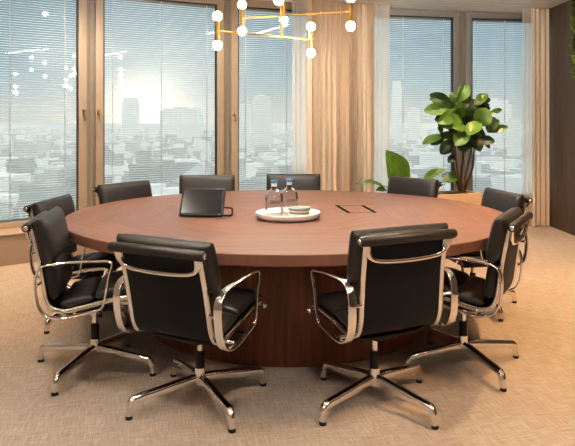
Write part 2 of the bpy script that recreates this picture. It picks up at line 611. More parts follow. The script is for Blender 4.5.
# ------------------------------------------------------------------ windows
WLAB = ['tall window at far left of the picture', 'tall window second from the left with the sun glare',
        'tall window left of the middle curtain', 'tall window right of the middle curtain behind the fig tree',
        'tall window at far right beside the end curtain']
HANDLE = {0: 'R', 1: 'L', 2: 'L', 3: None, 4: None}
for i in range(5):
    a, b = G[i], G[i + 1]
    L = (b - a).length
    mt = seg_matrix(a, ANG[i])
    w = struct_empty('window_%d' % (i + 1), WLAB[i], 'window')
    w.matrix_world = mt
    ml, mr = 0.05, (0.05 if i < 4 else 0.0)
    fw = 0.088
    x0, x1 = ml, L - mr
    # casement frame: two stiles, head and foot rail in one mesh with hole
    bm = bmesh.new()
    add_box(bm, x0, x0 + fw, -0.045, 0.045, GB - 0.06, CEIL, bevel=0.004)
    add_box(bm, x1 - fw, x1, -0.045, 0.045, GB - 0.06, CEIL, bevel=0.004)
    add_box(bm, x0 + fw, x1 - fw, -0.045, 0.045, GT, CEIL, bevel=0.004)
    add_box(bm, x0 + fw, x1 - fw, -0.045, 0.045, GB - 0.06, GB, bevel=0.004)
    finish('window_frame', bm, M['frame' if i < 3 else 'frame_grey'], w)
    bm = bmesh.new()
    for xx in (x0 + fw, x1 - fw - 0.012):
        add_box(bm, xx, xx + 0.012, -0.038, 0.0, GB, GT)
    add_box(bm, x0 + fw, x1 - fw, -0.038, 0.0, GT - 0.012, GT)
    finish('gasket', bm, M['gasket'], w, smooth=False)
    bm = bmesh.new()
    vs = [bm.verts.new(v) for v in ((x0 + fw, -0.01, GB), (x1 - fw, -0.01, GB), (x1 - fw, -0.01, GT), (x0 + fw, -0.01, GT))]
    bm.faces.new(vs)
    finish('pane', bm, M['glass'], w, smooth=False)
    if i < 4:
        bm = bmesh.new()
        add_box(bm, L - 0.05, L + 0.05, -0.02, 0.06, 0, CEIL)
        add_box(bm, L - 0.016, L + 0.016, -0.032, 0.0, 0, CEIL)
        finish('mullion', bm, M['mullion'], w, smooth=False)
    if HANDLE[i]:
        hx = x1 - fw * 0.38 if HANDLE[i] == 'R' else x0 + fw * 0.38
        hb = bmesh.new()
        add_box(hb, hx - 0.013, hx + 0.013, -0.056, -0.044, 1.46, 1.53, bevel=0.005)
        sweep(hb, catmull([(hx, -0.05, 1.51), (hx, -0.085, 1.51), (hx + 0.004, -0.095, 1.49), (hx + 0.008, -0.095, 1.40)], 5), circ(0.0085, 10))
        finish('window_handle', hb, M['handle'], w)
    # blind behind the inner pane
    bl = thing('venetian_blind', ['pale venetian blind lowered in the far left window',
                                  'pale venetian blind lowered in the window with the sun glare',
                                  'pale venetian blind in the narrow window left of the middle curtain',
                                  'pale venetian blind behind the fig tree, right of the middle curtain',
                                  'pale venetian blind in the window beside the end curtain'][i], 'blind',
               (a.x, a.y, 0), radians(ANG[i]), 'venetian blinds in the windows')
    s0, s1 = x0 + fw - 0.012, x1 - fw + 0.012
    yb = 0.028
    bm = bmesh.new()
    z = GB + 0.03
    tl = radians(3)
    hw = 0.0125
    while z < GT - 0.04:
        p = [(s0, yb - hw * cos(tl), z - hw * sin(tl)), (s1, yb - hw * cos(tl), z - hw * sin(tl)),
             (s1, yb, z + 0.0065), (s0, yb, z + 0.0065),
             (s1, yb + hw * cos(tl), z + hw * sin(tl)), (s0, yb + hw * cos(tl), z + hw * sin(tl))]
        v = [bm.verts.new(q) for q in p]
        bm.faces.new((v[0], v[1], v[2], v[3]))
        bm.faces.new((v[3], v[2], v[4], v[5]))
        z += 0.0255
    finish('slat_curtain', bm, M['slat'], bl, smooth=False)
    finish('head_rail', box_mesh(s0, s1, yb - 0.012, yb + 0.012, GT - 0.035, GT - 0.002), M['rail'], bl, smooth=False)
    finish('bottom_rail', box_mesh(s0, s1, yb - 0.01, yb + 0.01, GB + 0.004, GB + 0.018), M['rail'], bl, smooth=False)
    for fx in (0.09, 0.5, 0.91) if i != 0 else (0.1, 0.505, 0.9):
        xx = s0 + (s1 - s0) * fx
        finish('ladder_cord', box_mesh(xx - 0.0045, xx + 0.0045, yb - 0.0155, yb - 0.0135, GB + 0.01, GT - 0.01), M['slat'], bl, smooth=False)

# part of the facade outside the frame on the left: a solid pier
bm = box_mesh(-2.3, 0, -0.04, 0.1, 0, CEIL)
o = finish('wall_pier', bm, M['mullion'], smooth=False)
o.matrix_world = seg_matrix(G[0], 38)
tag(o, 'solid pier of the facade left of the windows', 'wall', kind='structure')

# sill casing below the glass
DEPTH = [0.42, 0.40, 0.36, 0.30, 0.24]
inner = []
for i in range(6):
    if i == 0:
        nrm = Vector((sin(radians(34)), -cos(radians(34)))); d = 0.42
    elif i == 5:
        nrm = Vector((sin(radians(9)), -cos(radians(9)))); d = 0.22
    else:
        am = radians((ANG[i - 1] + ANG[i]) / 2); nrm = Vector((sin(am), -cos(am))); d = (DEPTH[i - 1] + DEPTH[i]) / 2
    inner.append(G[i] + nrm * d)
for i in range(5):
    o = poly_slab('trim_%d' % (i + 1), [tuple(inner[i]), tuple(inner[i + 1]), tuple(G[i + 1]), tuple(G[i])], 0.0, 0.285, M['casing'])
    tag(o, ['low sill casing under the far left window', 'low sill casing under the sun glare window', 'low sill casing left of the middle curtain',
            'low sill casing behind the planter', 'low sill casing beside the end curtain'][i], 'sill', kind='structure')
    # sill board on top, a part with an overhanging nose
    nr = Vector((sin(radians(ANG[i])), -cos(radians(ANG[i])))) * 0.012
    c = poly_slab('sill_board', [tuple(inner[i] + nr), tuple(inner[i + 1] + nr), tuple(G[i + 1]), tuple(G[i])], 0.291, 0.302, M['casing'])
    c.parent = o

# ------------------------------------------------------------------ curtains
def fabric(path, z0, z1, amp, wl, seed=0):
    """pleated cloth hung along path; every fold has its own width and depth"""
    rnd = random.Random(seed)
    P = [Vector(p) for p in path]
    segs = [(P[k + 1] - P[k]).length for k in range(len(P) - 1)]
    T = sum(segs)
    folds = []
    acc = 0.0
    while acc < T:
        wd_ = wl * rnd.uniform(0.65, 1.4)
        folds.append((acc, wd_, amp * rnd.uniform(0.55, 1.25), rnd.uniform(-0.2, 0.2)))
        acc += wd_
    n = max(24, int(T / 0.004))
    bm = bmesh.new()
    cols = []
    zs = [z0 + (z1 - z0) * t for t in (0, 0.15, 0.35, 0.55, 0.75, 0.9, 0.97, 1.0)]
    for k in range(n + 1):
        s = T * k / n
        acc = 0
        for q, sl in enumerate(segs):
            if s <= acc + sl + 1e-9:
                break
            acc += sl
        t = (s - acc) / segs[q]
        base = P[q].lerp(P[q + 1], min(1, t))
        d = (P[q + 1] - P[q]).normalized()
        nr = Vector((d.y, -d.x))
        fi = max(m for m, f in enumerate(folds) if f[0] <= s + 1e-9)
        f0, fw_, fa, fs = folds[fi]
        u = min(1.0, (s - f0) / fw_)
        col = []
        for z in zs:
            h = (z - z0) / (z1 - z0)
            a = fa * (1.0 - 0.35 * h)
            off = a * (0.5 - 0.5 * cos(2 * pi * u)) - amp * 0.5
            lat = (fs * (1 - h) * fw_ - 0.12 * fw_ * sin(4 * pi * u)) * (0.5 - 0.5 * cos(2 * pi * u))
            pt = base + nr * off + d * lat
            col.append(bm.verts.new((pt.x, pt.y, z)))
        cols.append(col)
    for a, b in zip(cols, cols[1:]):
        for j in range(len(zs) - 1):
            bm.faces.new((a[j], b[j], b[j + 1], a[j + 1]))
    return bm

CTOP = CEIL - 0.008
Cc = Vector((0.72, 7.86))
d20, d13 = dirv(20), dirv(13)
cl = Cc - d20 * 0.70
cr = Cc + d13 * 0.64
cur = thing('curtain', 'beige pleated curtain left half of the middle pair, left edge sheer', 'curtain', (0, 0, 0), 0, 'window curtains')
g1 = Cc - d20 * 0.50
finish('sheer_edge', fabric([cl, g1], 0.012, CTOP, 0.025, 0.075, seed=1), M['sheer'], cur)
finish('gathered_panel', fabric([g1, Cc + d20 * 0.03], 0.012, CTOP, 0.085, 0.060, seed=2), M['curtain'], cur)
cur = thing('curtain', 'beige pleated curtain right half of the middle pair, right edge sheer', 'curtain', (0, 0, 0), 0, 'window curtains')
Cq = Cc + Vector((-d13.y, d13.x)) * 0.10
g2 = Cq + d13 * 0.42
cr = Cq + d13 * 0.64
finish('gathered_panel', fabric([Cq - d13 * 0.03, g2], 0.012, CTOP, 0.085, 0.058, seed=5), M['curtain'], cur)
finish('sheer_edge', fabric([g2, cr], 0.012, CTOP, 0.025, 0.075, seed=4), M['sheer'], cur)
cur = thing('curtain', 'cream pleated curtain in the corner by the dark wood wall', 'curtain', (0, 0, 0), 0, 'window curtains')
e0, e1, e2 = Vector((3.10, 8.30)), Vector((3.245, 8.325)), Vector((3.47, 8.35))
finish('sheer_edge', fabric([e0, e1], 0.012, CTOP, 0.025, 0.06, seed=8), M['sheer'], cur)
finish('gathered_panel', fabric([e1, e2], 0.012, CTOP, 0.075, 0.055, seed=9), M['curtain'], cur)

# ------------------------------------------------------------------ office chair
PROF = catmull([(0, 0.245, 0.420), (0, 0.222, 0.441), (0, 0.14, 0.436), (0, 0.02, 0.414), (0, -0.08, 0.393), (0, -0.148, 0.386),
                (0, -0.202, 0.406), (0, -0.230, 0.460), (0, -0.241, 0.53), (0, -0.257, 0.65), (0, -0.278, 0.76), (0, -0.297, 0.842)], 8)
ARC = [0.0]
for p, q in zip(PROF, PROF[1:]):
    ARC.append(ARC[-1] + (q - p).length)
def prof_at(s):
    s = max(0, min(ARC[-1] - 1e-6, s))
    for k in range(len(ARC) - 1):
        if ARC[k + 1] >= s:
            t = (s - ARC[k]) / (ARC[k + 1] - ARC[k])
            p = PROF[k].lerp(PROF[k + 1], t)
            tg = (PROF[k + 1] - PROF[k]).normalized()
            return p, tg
def normal_of(tg):
    # towards the sitter (up for the seat, forward for the back)
    return Vector((0, -tg.z * -1, 0)) if False else Vector((0, tg.z, -tg.y))

def arc_of(pred):
    for k, p in enumerate(PROF):
        if pred(p):
            return ARC[k]
S_SEATMID = arc_of(lambda p: p.y < 0.03)
S_SEATEND = arc_of(lambda p: p.y < -0.140)
S_BACK0 = arc_of(lambda p: p.y < -0.18 and p.z > 0.425)
S_BACK1 = arc_of(lambda p: p.y < -0.18 and p.z > 0.635)
S_TOP = ARC[-1]

def spow(v, e):
    return math.copysign(abs(v) ** e, v)

def pad_mesh(s0, s1, hw, th, lift, nst=22, extra=0.0):
    bm = bmesh.new()
    K = 28
    rings = []
    for i in range(nst + 1):
        t = -1 + 2 * i / nst
        tt = spow(t, 0.8)
        s = (s0 + s1) / 2 + (s1 - s0) / 2 * tt
        e = max(0.0, 1 - abs(tt) ** 5) ** 0.42
        e = 0.06 + 0.94 * e
        p, tg = prof_at(min(s, S_TOP))
        if s > S_TOP:
            p = p + tg * (s - S_TOP)
        nr = Vector((0, tg.z, -tg.y))
        if nr.z < 0 and abs(nr.z) > abs(nr.y):
            nr = -nr
        if nr.y < 0 and abs(nr.y) >= abs(nr.z):
            nr = -nr
        ring = []
        for k in range(K):
            a = 2 * pi * k / K
            x = hw * (0.985 + 0.015 * e) * spow(cos(a), 0.32)
            h = th / 2 * e * spow(sin(a), 0.62) * (1 + 0.10 * (1 - (x / hw) ** 2))
            ring.append(bm.verts.new(Vector((x, 0, 0)) + p + nr * (lift + th / 2 + h)))
        rings.append(ring)
    for a, b in zip(rings, rings[1:]):
        for k in range(K):
            j = (k + 1) % K
            bm.faces.new((a[k], a[j], b[j], b[k]))
    bm.faces.new(rings[0][::-1])
    bm.faces.new(rings[-1])
    return bm

def make_chair():
    ch = thing('office_chair', 'black office chair', 'chair', (0, 0, 0), 0, 'office chairs round the table')
    RX = 0.220
    # sling sheet
    bm = bmesh.new()
    pts = [p for p in PROF]
    sweep(bm, pts, rrect(2 * (RX - 0.012), 0.010, 0.004, 2), side=(1, 0, 0))
    finish('back_sling', bm, M['sling'], ch)
    # side rails
    for sx in (-1, 1):
        bm = bmesh.new()
        sweep(bm, [p + Vector((sx * RX, 0, 0)) for p in PROF], rrect(0.026, 0.026, 0.009, 3), side=(1, 0, 0),
              scale=lambda t: (0.8 + 0.45 * max(0, (t - 0.45)) , 1.0))
        finish('side_rail', bm, M['chrome'], ch)
    # pads
    finish('seat_pad', pad_mesh(0.012, S_SEATMID - 0.003, 0.218, 0.058, 0.006), M['leather'], ch)
    finish('seat_pad', pad_mesh(S_SEATMID + 0.003, S_SEATEND + 0.03, 0.218, 0.054, 0.006), M['leather'], ch)
    finish('back_pad', pad_mesh(S_BACK0 + 0.01, S_BACK1 - 0.003, 0.232, 0.074, 0.004), M['leather'], ch)
    finish('head_pad', pad_mesh(S_BACK1 + 0.003, S_TOP + 0.030, 0.268, 0.088, 0.004), M['leather'], ch)
    # rolls with metal end caps
    my = Matrix.Rotation(radians(90), 4, 'Y')
    r = finish('top_roll', lathe_mesh([(0, -0.262), (0.019, -0.262), (0.0235, -0.250), (0.0235, 0.250), (0.019, 0.262), (0, 0.262)], 20,
                                      Matrix.Translation((0, -0.316, 0.838)) @ my), M['leather'], ch)
    for sx in (-1, 1):
        finish('end_cap', lathe_mesh([(0, 0.006), (0.009, 0.006), (0.0135, 0.001), (0.0135, -0.004), (0, -0.004)], 16,
                                     Matrix.Translation((sx * 0.265, -0.316, 0.838)) @ Matrix.Rotation(radians(90 * sx), 4, 'Y')), M['cap'], r)
    r = finish('front_roll', lathe_mesh([(0, -0.236), (0.014, -0.236), (0.014, 0.236), (0, 0.236)], 16, Matrix.Translation((0, 0.243, 0.418)) @ my), M['leather'], ch)
    for sx in (-1, 1):
        finish('end_cap', lathe_mesh([(0, 0.010), (0.010, 0.010), (0.014, 0.003), (0.014, -0.004), (0, -0.004)], 16,
                                     Matrix.Translation((sx * 0.240, 0.243, 0.418)) @ Matrix.Rotation(radians(90 * sx), 4, 'Y')), M['cap'], r)
    # back spreader with flared ends
    sp = catmull([(-0.224, -0.312, 0.818), (-0.216, -0.308, 0.782), (-0.192, -0.304, 0.754), (-0.13, -0.304, 0.740), (0, -0.304, 0.735),
                  (0.13, -0.304, 0.740), (0.192, -0.304, 0.754), (0.216, -0.308, 0.782), (0.224, -0.312, 0.818)], 7)
    bm = bmesh.new()
    sweep(bm, sp, circ(0.0115, 12), side=(0, 1, 0), scale=lambda t: (0.9, 1.0 + 1.0 * max(0, abs(t - 0.5) - 0.30) / 0.20))
    finish('back_spreader', bm, M['chrome'], ch)
    # under-seat spreader (hidden mostly)
    bm = bmesh.new()
    for y, z, hh in ((0.10, 0.392, 0.012), (-0.12, 0.356, 0.012)):
        sweep(bm, catmull([(-0.222, y, z + 0.022), (-0.17, y, z), (-0.06, y, z - 0.006), (0.06, y, z - 0.006), (0.17, y, z), (0.222, y, z + 0.022)], 5),
              rrect(0.03, 0.016, 0.005, 2), side=(0, 1, 0))
    finish('seat_spreader', bm, M['black'], ch)
    # armrest loops
    for sx in (-1, 1):
        ap = [(0.115, 0.630), (0.103, 0.647), (0.078, 0.653), (0.0, 0.655), (-0.12, 0.655), (-0.198, 0.651), (-0.240, 0.636), (-0.264, 0.598),
              (-0.270, 0.53), (-0.260, 0.45), (-0.233, 0.398), (-0.178, 0.372), (-0.11, 0.370), (-0.04, 0.382), (0.040, 0.398), (0.062, 0.414), (0.074, 0.45), (0.095, 0.56)]
        P = catmull([(sx * 0.284, y, z) for y, z in ap], 5, closed=True)
        N = len(P)
        def asc(t):
            i = int(round(t * N)) % N
            y = P[i].y
            w = 0.50 + 0.75 * max(0.0, min(1.0, (0.06 - y) / 0.30)) ** 1.3
            return (w, 1.0)
        bm = bmesh.new()
        sweep(bm, P, rrect(0.033, 0.011, 0.0045, 3), side=(1, 0, 0), scale=asc, closed=True)
        a = finish('armrest', bm, M['chrome'], ch)
        for (y, z) in ((-0.252, 0.545), (-0.13, 0.380)):
            bm = bmesh.new()
            sweep(bm, [Vector((sx * 0.228, y, z)), Vector((sx * 0.279, y + (-0.012 if y < -0.2 else 0), z))], circ(0.0085, 10))
            finish('armrest_bolt', bm, M['chrome'], a)
    # column
    finish('hub', lathe_mesh([(0, 0.082), (0.024, 0.082), (0.031, 0.095), (0.031, 0.128), (0.027, 0.150), (0.0255, 0.172), (0, 0.172)], 24), M['chrome'], ch)
    finish('column_sleeve', lathe_mesh([(0.022, 0.172), (0.0225, 0.250), (0.019, 0.255), (0, 0.255)], 20), M['black'], ch)
    finish('column_rod', lathe_mesh([(0.0145, 0.25), (0.0145, 0.34), (0, 0.34)], 18), M['chrome'], ch)
    bm = bmesh.new()
    add_box(bm, -0.065, 0.065, -0.11, 0.10, 0.322, 0.366, bevel=0.008)
    add_box(bm, -0.16, -0.065, -0.13, -0.105, 0.338, 0.358, bevel=0.005)
    sweep(bm, [Vector((0.06, 0.03, 0.345)), Vector((0.16, 0.04, 0.35)), Vector((0.225, 0.045, 0.352))], circ(0.006, 8))
    add_box(bm, 0.195, 0.245, 0.036, 0.056, 0.346, 0.357, bevel=0.004)
    finish('tilt_mechanism', bm, M['black'], ch)
    for k in range(4):
        lp = catmull([(0.018, 0, 0.118), (0.10, 0, 0.112), (0.21, 0, 0.099), (0.315, 0, 0.087), (0.340, 0, 0.081), (0.353, 0, 0.064), (0.358, 0, 0.040), (0.361, 0, 0.016)], 5)
        bm = bmesh.new()
        sweep(bm, lp, rrect(0.034, 0.038, 0.014, 3), side=(0, 1, 0), scale=lambda t: (1.18 - 0.25 * t, 1.30 - 0.46 * t))
        lg = finish('leg', bm, M['chrome'], ch, rot=(0, 0, k * pi / 2))
        finish('foot_glide', lathe_mesh([(0, 0.0), (0.0165, 0.0), (0.0175, 0.004), (0.0165, 0.016), (0.012, 0.020), (0, 0.020)], 16,
                                        Matrix.Translation((0.361, 0, 0))), M['black'], lg)
    return ch

TX, TY = 0.003, 4.575
# x, y, facing angle, angle of the star base, label
CHAIRS = [
    (-0.437, 3.147, 64, 31.3, 'black leather office chair nearest the camera at left, back turned, small tag under its roll'),
    (0.434, 3.142, 115, 41.2, 'black leather office chair nearest the camera at right, its back towards us'),
    (-1.089, 3.565, 10, 74, 'black leather office chair at left showing its seat and chrome arm, facing right'),
    (-1.412, 4.47, -5, 60.7, 'black leather office chair mostly hidden behind the left chair that shows its seat'),
    (-1.195, 5.25, -37, 23, 'dark office chair tucked in at far left of the table by the window frames'),
    (-0.755, 5.88, -84, 81, 'dark office chair on the far side behind the tilted screen'),
    (0.060, 6.00, -90, 45, 'dark office chair on the far side behind the water bottles'),
    (0.982, 5.65, -136, 87, 'dark office chair on the far side in front of the planter with plants'),
    (1.40, 4.76, -170, 15, 'black office chair at far right of the table, partly behind the right hand chair'),
    (1.008, 3.613, 150, 18.2, 'black leather office chair at right seen side on, facing left, nearest the open floor'),
]
proto = make_chair()
bpy.context.view_layer.update()
cache_kids(proto)
for i, (x, y, fa, la, lab) in enumerate(CHAIRS):
    c = proto if i == 0 else copy_tree(proto)
    c.location = (x, y, 0)
    rz = radians(fa - 90)
    c.rotation_euler = (0, 0, rz)
    c['label'] = lab
    CHAIRS[i] = CHAIRS[i] + (c,)
for tup in CHAIRS:
    c = tup[-1]
    legs = [k for k in bpy.data.objects if k.parent == c and k.name.split('.')[0] == 'leg']
    for k, lg in enumerate(legs):
        lg.rotation_euler = (0, 0, radians(tup[3]) - radians(tup[2] - 90) + k * pi / 2)
# seat height (lift) and recline differ a little from chair to chair
POSE = [(0.007, 5.0, 0), (0.014, -3.0, 0), (0.012, 1.0, 0.01), (-0.032, 0.0, -0.01), (-0.008, 0.0, 0), (-0.008, 0.0, 0), (-0.008, 0.0, 0), (-0.008, 0.0, 0), (-0.015, 0.0, 0), (0.012, 0.0, 0)]
for tup, (lift, tilt, fwd) in zip(CHAIRS, POSE):
    c = tup[-1]
    for k in [k for k in bpy.data.objects if k.parent == c]:
        nm = k.name.split('.')[0]
        if nm in ('hub', 'column_sleeve', 'leg'):
            continue
        if nm == 'column_rod':
            k.scale = (1, 1, (0.34 + lift) / 0.34)
            continue
        a = radians(-tilt)
        piv = Vector((0, 0.0, 0.36))
        k.matrix_local = Matrix.Translation(piv + Vector((0, fwd, lift))) @ Matrix.Rotation(-a, 4, 'X') @ Matrix.Translation(-piv)
# tag sewn under the roll of the near left chair
bm = bmesh.new()
for (xa, za, xb, zb) in ((-0.030, 0.812, -0.018, 0.806), (-0.020, 0.800, -0.008, 0.812), (-0.012, 0.812, 0.000, 0.801), (0.0, 0.813, 0.009, 0.806), (0.009, 0.806, 0.004, 0.800)):
    sweep(bm, [Vector((xa + 0.02, -0.3045, za)), Vector((xb + 0.02, -0.3045, zb))], rrect(0.004, 0.004, 0.0015, 2), side=(0, 1, 0))
tg_ = finish('emblem_tag', bm, M['tag'], CHAIRS[0][-1])
tg_.matrix_local = [k for k in bpy.data.objects if k.parent == CHAIRS[0][-1] and k.name.startswith('head_pad')][0].matrix_local

# ------------------------------------------------------------------ table
R = 1.495
RXT, RYT = 1.558 / R, 1.470 / R
tb = thing('meeting_table', 'large round walnut meeting table on a drum base in the centre of the room', 'table', (TX, TY, 0))
SEG = 128
bm = lathe_mesh([(0, 0.740), (0.6, 0.740), (1.2, 0.740), (R - 0.004, 0.740), (R, 0.736), (R, 0.684), (R - 0.008, 0.677), (1.0, 0.677), (0, 0.677)], SEG)
bmesh.ops.scale(bm, vec=(RXT, RYT, 1), verts=bm.verts[:])
finish('tabletop', bm, M['table_top'], tb)
bm = lathe_mesh([(0, 0.0), (0.992, 0.0), (1.0, 0.008), (1.0, 0.677)], SEG)
finish('table_base', bm, M['table_base'], tb)
# cable hatch let into the top
hc = [(0.383 - TX, 4.92 - TY), (0.585 - TX, 4.915 - TY), (0.632 - TX, 4.535 - TY), (0.443 - TX, 4.52 - TY)]
bm = bmesh.new()
def strip(bm, a, b, w, z0=0.7402, z1=0.7412):
    a, b = Vector(a), Vector(b)
    d = (b - a).normalized()
    n = Vector((-d.y, d.x)) * w / 2
    lo = [bm.verts.new((p.x, p.y, z0)) for p in (a - n, b - n, b + n, a + n)]
    hi = [bm.verts.new((p.x, p.y, z1)) for p in (a - n, b - n, b + n, a + n)]
    bm.faces.new(hi)
    for i in range(4):
        j = (i + 1) % 4
        bm.faces.new((lo[i], lo[j], hi[j], hi[i]))
strip(bm, hc[0], hc[1], 0.008)
strip(bm, hc[2], hc[3], 0.008)
strip(bm, hc[0], hc[3], 0.008)
strip(bm, hc[1], hc[2], 0.008)
hatch = finish('cable_hatch', bm, M['black'], tb, smooth=False)
for a, b in ((hc[0], hc[3]), (hc[1], hc[2])):
    bm = bmesh.new()
    strip(bm, a, b, 0.026, 0.7404, 0.7418)
    finish('hatch_slot', bm, M['slot'], hatch, smooth=False)

# ------------------------------------------------------------------ things on the table
ZT = 0.7404
TRX, TRY = 0.003, 4.28
tr = thing('serving_tray', 'round white tray with raised rim in the middle of the table', 'tray', (TRX, TRY, ZT))
finish('tray_body', lathe_mesh([(0, 0.0), (0.180, 0.0), (0.200, 0.004), (0.217, 0.022), (0.221, 0.040), (0.218, 0.045), (0.212, 0.043), (0.197, 0.016), (0.188, 0.011), (0, 0.011)], 64), M['white'], tr)
finish('tray_liner', lathe_mesh([(0, 0.0114), (0.184, 0.0114), (0.184, 0.0128), (0, 0.0128)], 64), M['liner'], tr)

def text_mesh(s, size):
    cu = bpy.data.curves.new('lettering', 'FONT')
    cu.body = s
    cu.size = size
    cu.align_x = 'CENTER'
    cu.extrude = 0.0004
    ob = bpy.data.objects.new('lettering_source', cu)
    COL.objects.link(ob)
    dg = bpy.context.evaluated_depsgraph_get()
    me = bpy.data.meshes.new_from_object(ob.evaluated_get(dg))
    bpy.data.objects.remove(ob)
    bm = bmesh.new()
    bm.from_mesh(me)
    return bm

def make_bottle(x, y, rz, label):
    b = thing('water_bottle', label, 'bottle', (x, y, ZT + 0.013), rz, 'water bottles on the tray')
    br = 0.056
    finish('bottle_body', lathe_mesh([(0, 0.002), (0.050, 0.002), (0.055, 0.008), (br, 0.02), (br, 0.118), (0.053, 0.136), (0.045, 0.152), (0.032, 0.165), (0.020, 0.173), (0.0165, 0.182), (0.0165, 0.214), (0.018, 0.214)], 40), M['bottle'], b)
    finish('neck_label', lathe_mesh([(0.0172, 0.190), (0.0172, 0.211)], 24), M['white'], b)
    finish('cap', lathe_mesh([(0.0185, 0.211), (0.0205, 0.213), (0.0205, 0.226), (0.018, 0.229), (0, 0.229)], 24), M['blue_cap'], b)
    bm = text_mesh('ZERO', 0.026)
    for v in bm.verts:
        a = v.co.x / br - pi / 2
        rr = br + 0.0006 + v.co.z
        v.co = Vector((rr * cos(a), rr * sin(a), 0.086 + v.co.y))
    finish('lettering', bm, M['print'], b, smooth=False)
    b.scale = (1.12, 1.12, 1.05)
    return b
make_bottle(-0.092, 4.31, radians(6), 'clear glass water bottle with blue cap, left of the two on the tray')
make_bottle(0.012, 4.415, radians(20), 'clear glass water bottle with blue cap, right and further back on the tray')

CO = [('coaster_wood', 'brown coaster at the bottom of the stack on the tray'), ('white', 'white coaster second from the bottom of the stack'),
      ('coaster_wood', 'brown coaster third from the bottom of the stack'), ('white', 'white coaster just under the grey topmost coaster'),
      ('coaster_grey', 'grey green coaster on top of the stack on the tray')]
zc = ZT + 0.0132
for k, (mk, lab) in enumerate(CO):
    th = [0.012, 0.013, 0.011, 0.013, 0.016][k]
    rr = [0.069, 0.070, 0.068, 0.070, 0.074][k]
    o = finish('coaster', lathe_mesh([(0, 0), (rr - 0.003, 0), (rr, 0.003), (rr, th - 0.003), (rr - 0.003, th), (0, th)], 40), M[mk],
               loc=(0.080 + [0.002, -0.003, 0.001, -0.001, 0.0][k], 4.24 + [0, 0.002, -0.001, 0.001, 0][k], zc))
    tag(o, lab, 'coaster', 'stacked coasters on the tray')
    zc += th + 0.0002

# conference touch panel
M['screen'] = simple('dark_screen', srgb(34, 34, 36), 0.16, spec=0.6, noise=0.05)
cp = thing('touch_panel', 'black tilted conference touch screen standing on the table left of the tray', 'screen', (-0.592, 4.285, ZT + 0.0015), radians(-5))
tilt = Matrix.Translation((0, 0, 0.011)) @ Matrix.Rotation(radians(-33), 4, 'X')
sh = Matrix.Identity(4)
finish('panel_housing', box_mesh(-0.153, 0.153, 0.0, 0.020, 0.002, 0.214, bevel=0.007, mtx=tilt), M['black'], cp)
finish('panel_screen', box_mesh(-0.138, 0.138, -0.0012, 0.0, 0.022, 0.200, mtx=tilt), M['screen'], cp, smooth=False)
finish('status_light', lathe_mesh([(0, 0.0012), (0.003, 0.0012), (0.003, 0)], 12, tilt @ Matrix.Translation((0.128, -0.0002, 0.012)) @ Matrix.Rotation(radians(90), 4, 'X')), M['white'], cp)
bm = bmesh.new()
add_box(bm, -0.10, 0.10, 0.05, 0.135, 0.0, 0.012, bevel=0.004)
add_box(bm, -0.06, 0.06, 0.085, 0.105, 0.008, 0.115, bevel=0.004)
finish('panel_stand', bm, M['black'], cp)
bm = bmesh.new()
sweep(bm, catmull([(0.10, 0.09, 0.006), (0.16, 0.085, 0.006), (0.193, 0.083, 0.007), (0.203, 0.083, 0.014), (0.203, 0.083, 0.045), (0.198, 0.085, 0.056), (0.16, 0.09, 0.058), (0.12, 0.105, 0.06)], 5), circ(0.0055, 8))
finish('cable_loop', bm, M['black'], cp)

# ------------------------------------------------------------------ pendant lamp
pl = thing('pendant_lamp', 'brass chandelier of three crossed arms with glowing globe bulbs above the table', 'lamp', (-0.047, 4.60, CEIL))
PZ = CEIL
def rel(x, y, z):
    return Vector((x + 0.047, y - 4.60, z - PZ))
finish('ceiling_canopy', lathe_mesh([(0, 0), (0.07, 0), (0.07, -0.018), (0.06, -0.025), (0, -0.025)], 32), M['brass'], pl)
finish('stem', tube_mesh([rel(-0.047, 4.60, PZ - 0.02), rel(-0.047, 4.60, 2.3), rel(-0.047, 4.60, 2.003)], 0.0075), M['brass'], pl)
ARMS = [((-0.4756, 4.28), (0.1775, 4.757), 2.013), ((-0.340, 4.71), (0.446, 4.45), 2.170), ((-0.030, 5.0), (-0.059, 4.2), 2.303)]
for a, b, z in ARMS:
    arm = finish('arm', tube_mesh([rel(a[0], a[1], z), rel(b[0], b[1], z)], 0.006), M['brass'], pl)
    for p in (a, b):
        ht = finish('bulb_holder', lathe_mesh([(0, -0.074), (0.0135, -0.074), (0.0135, 0.074), (0, 0.074)], 20, Matrix.Translation(rel(p[0], p[1], z))), M['brass'], pl)
        for s in (-1, 1):
            bm = bmesh.new()
            bmesh.ops.create_uvsphere(bm, u_segments=24, v_segments=14, radius=0.0335, matrix=Matrix.Translation(rel(p[0], p[1], z + s * 0.099)))
            finish('bulb', bm, M['bulb'], ht)

# ------------------------------------------------------------------ planter and plants
d13v = Vector((d13.x, d13.y, 0))
PC = Vector((1.56, 7.33))
pb = thing('planter_box', 'long pale wooden planter under the right windows', 'planter', (PC.x, PC.y, 0), radians(13))
PLn, PW, PH = 0.68, 0.17, 0.56
bm = bmesh.new()
t = 0.022
add_box(bm, -PLn, PLn, -PW, -PW + t, 0, PH)
add_box(bm, -PLn, PLn, PW - t, PW, 0, PH)
add_box(bm, -PLn, -PLn + t, -PW + t, PW - t, 0, PH)
add_box(bm, PLn - t, PLn, -PW + t, PW - t, 0, PH)
add_box(bm, -PLn + t, PLn - t, -PW + t, PW - t, 0, 0.03)
finish('planter_body', bm, M['planter'], pb, smooth=False)
bm = bmesh.new()
NX, NY = 44, 10
gr = [[bm.verts.new((-PLn + t + (2 * PLn - 2 * t) * i / NX, -PW + t + (2 * PW - 2 * t) * j / NY, PH - 0.03 + random.uniform(-0.006, 0.01))) for j in range(NY + 1)] for i in range(NX + 1)]
for i in range(NX):
    for j in range(NY):
        bm.faces.new((gr[i][j], gr[i + 1][j], gr[i + 1][j + 1], gr[i][j + 1]))
finish('soil', bm, M['soil'], pb)

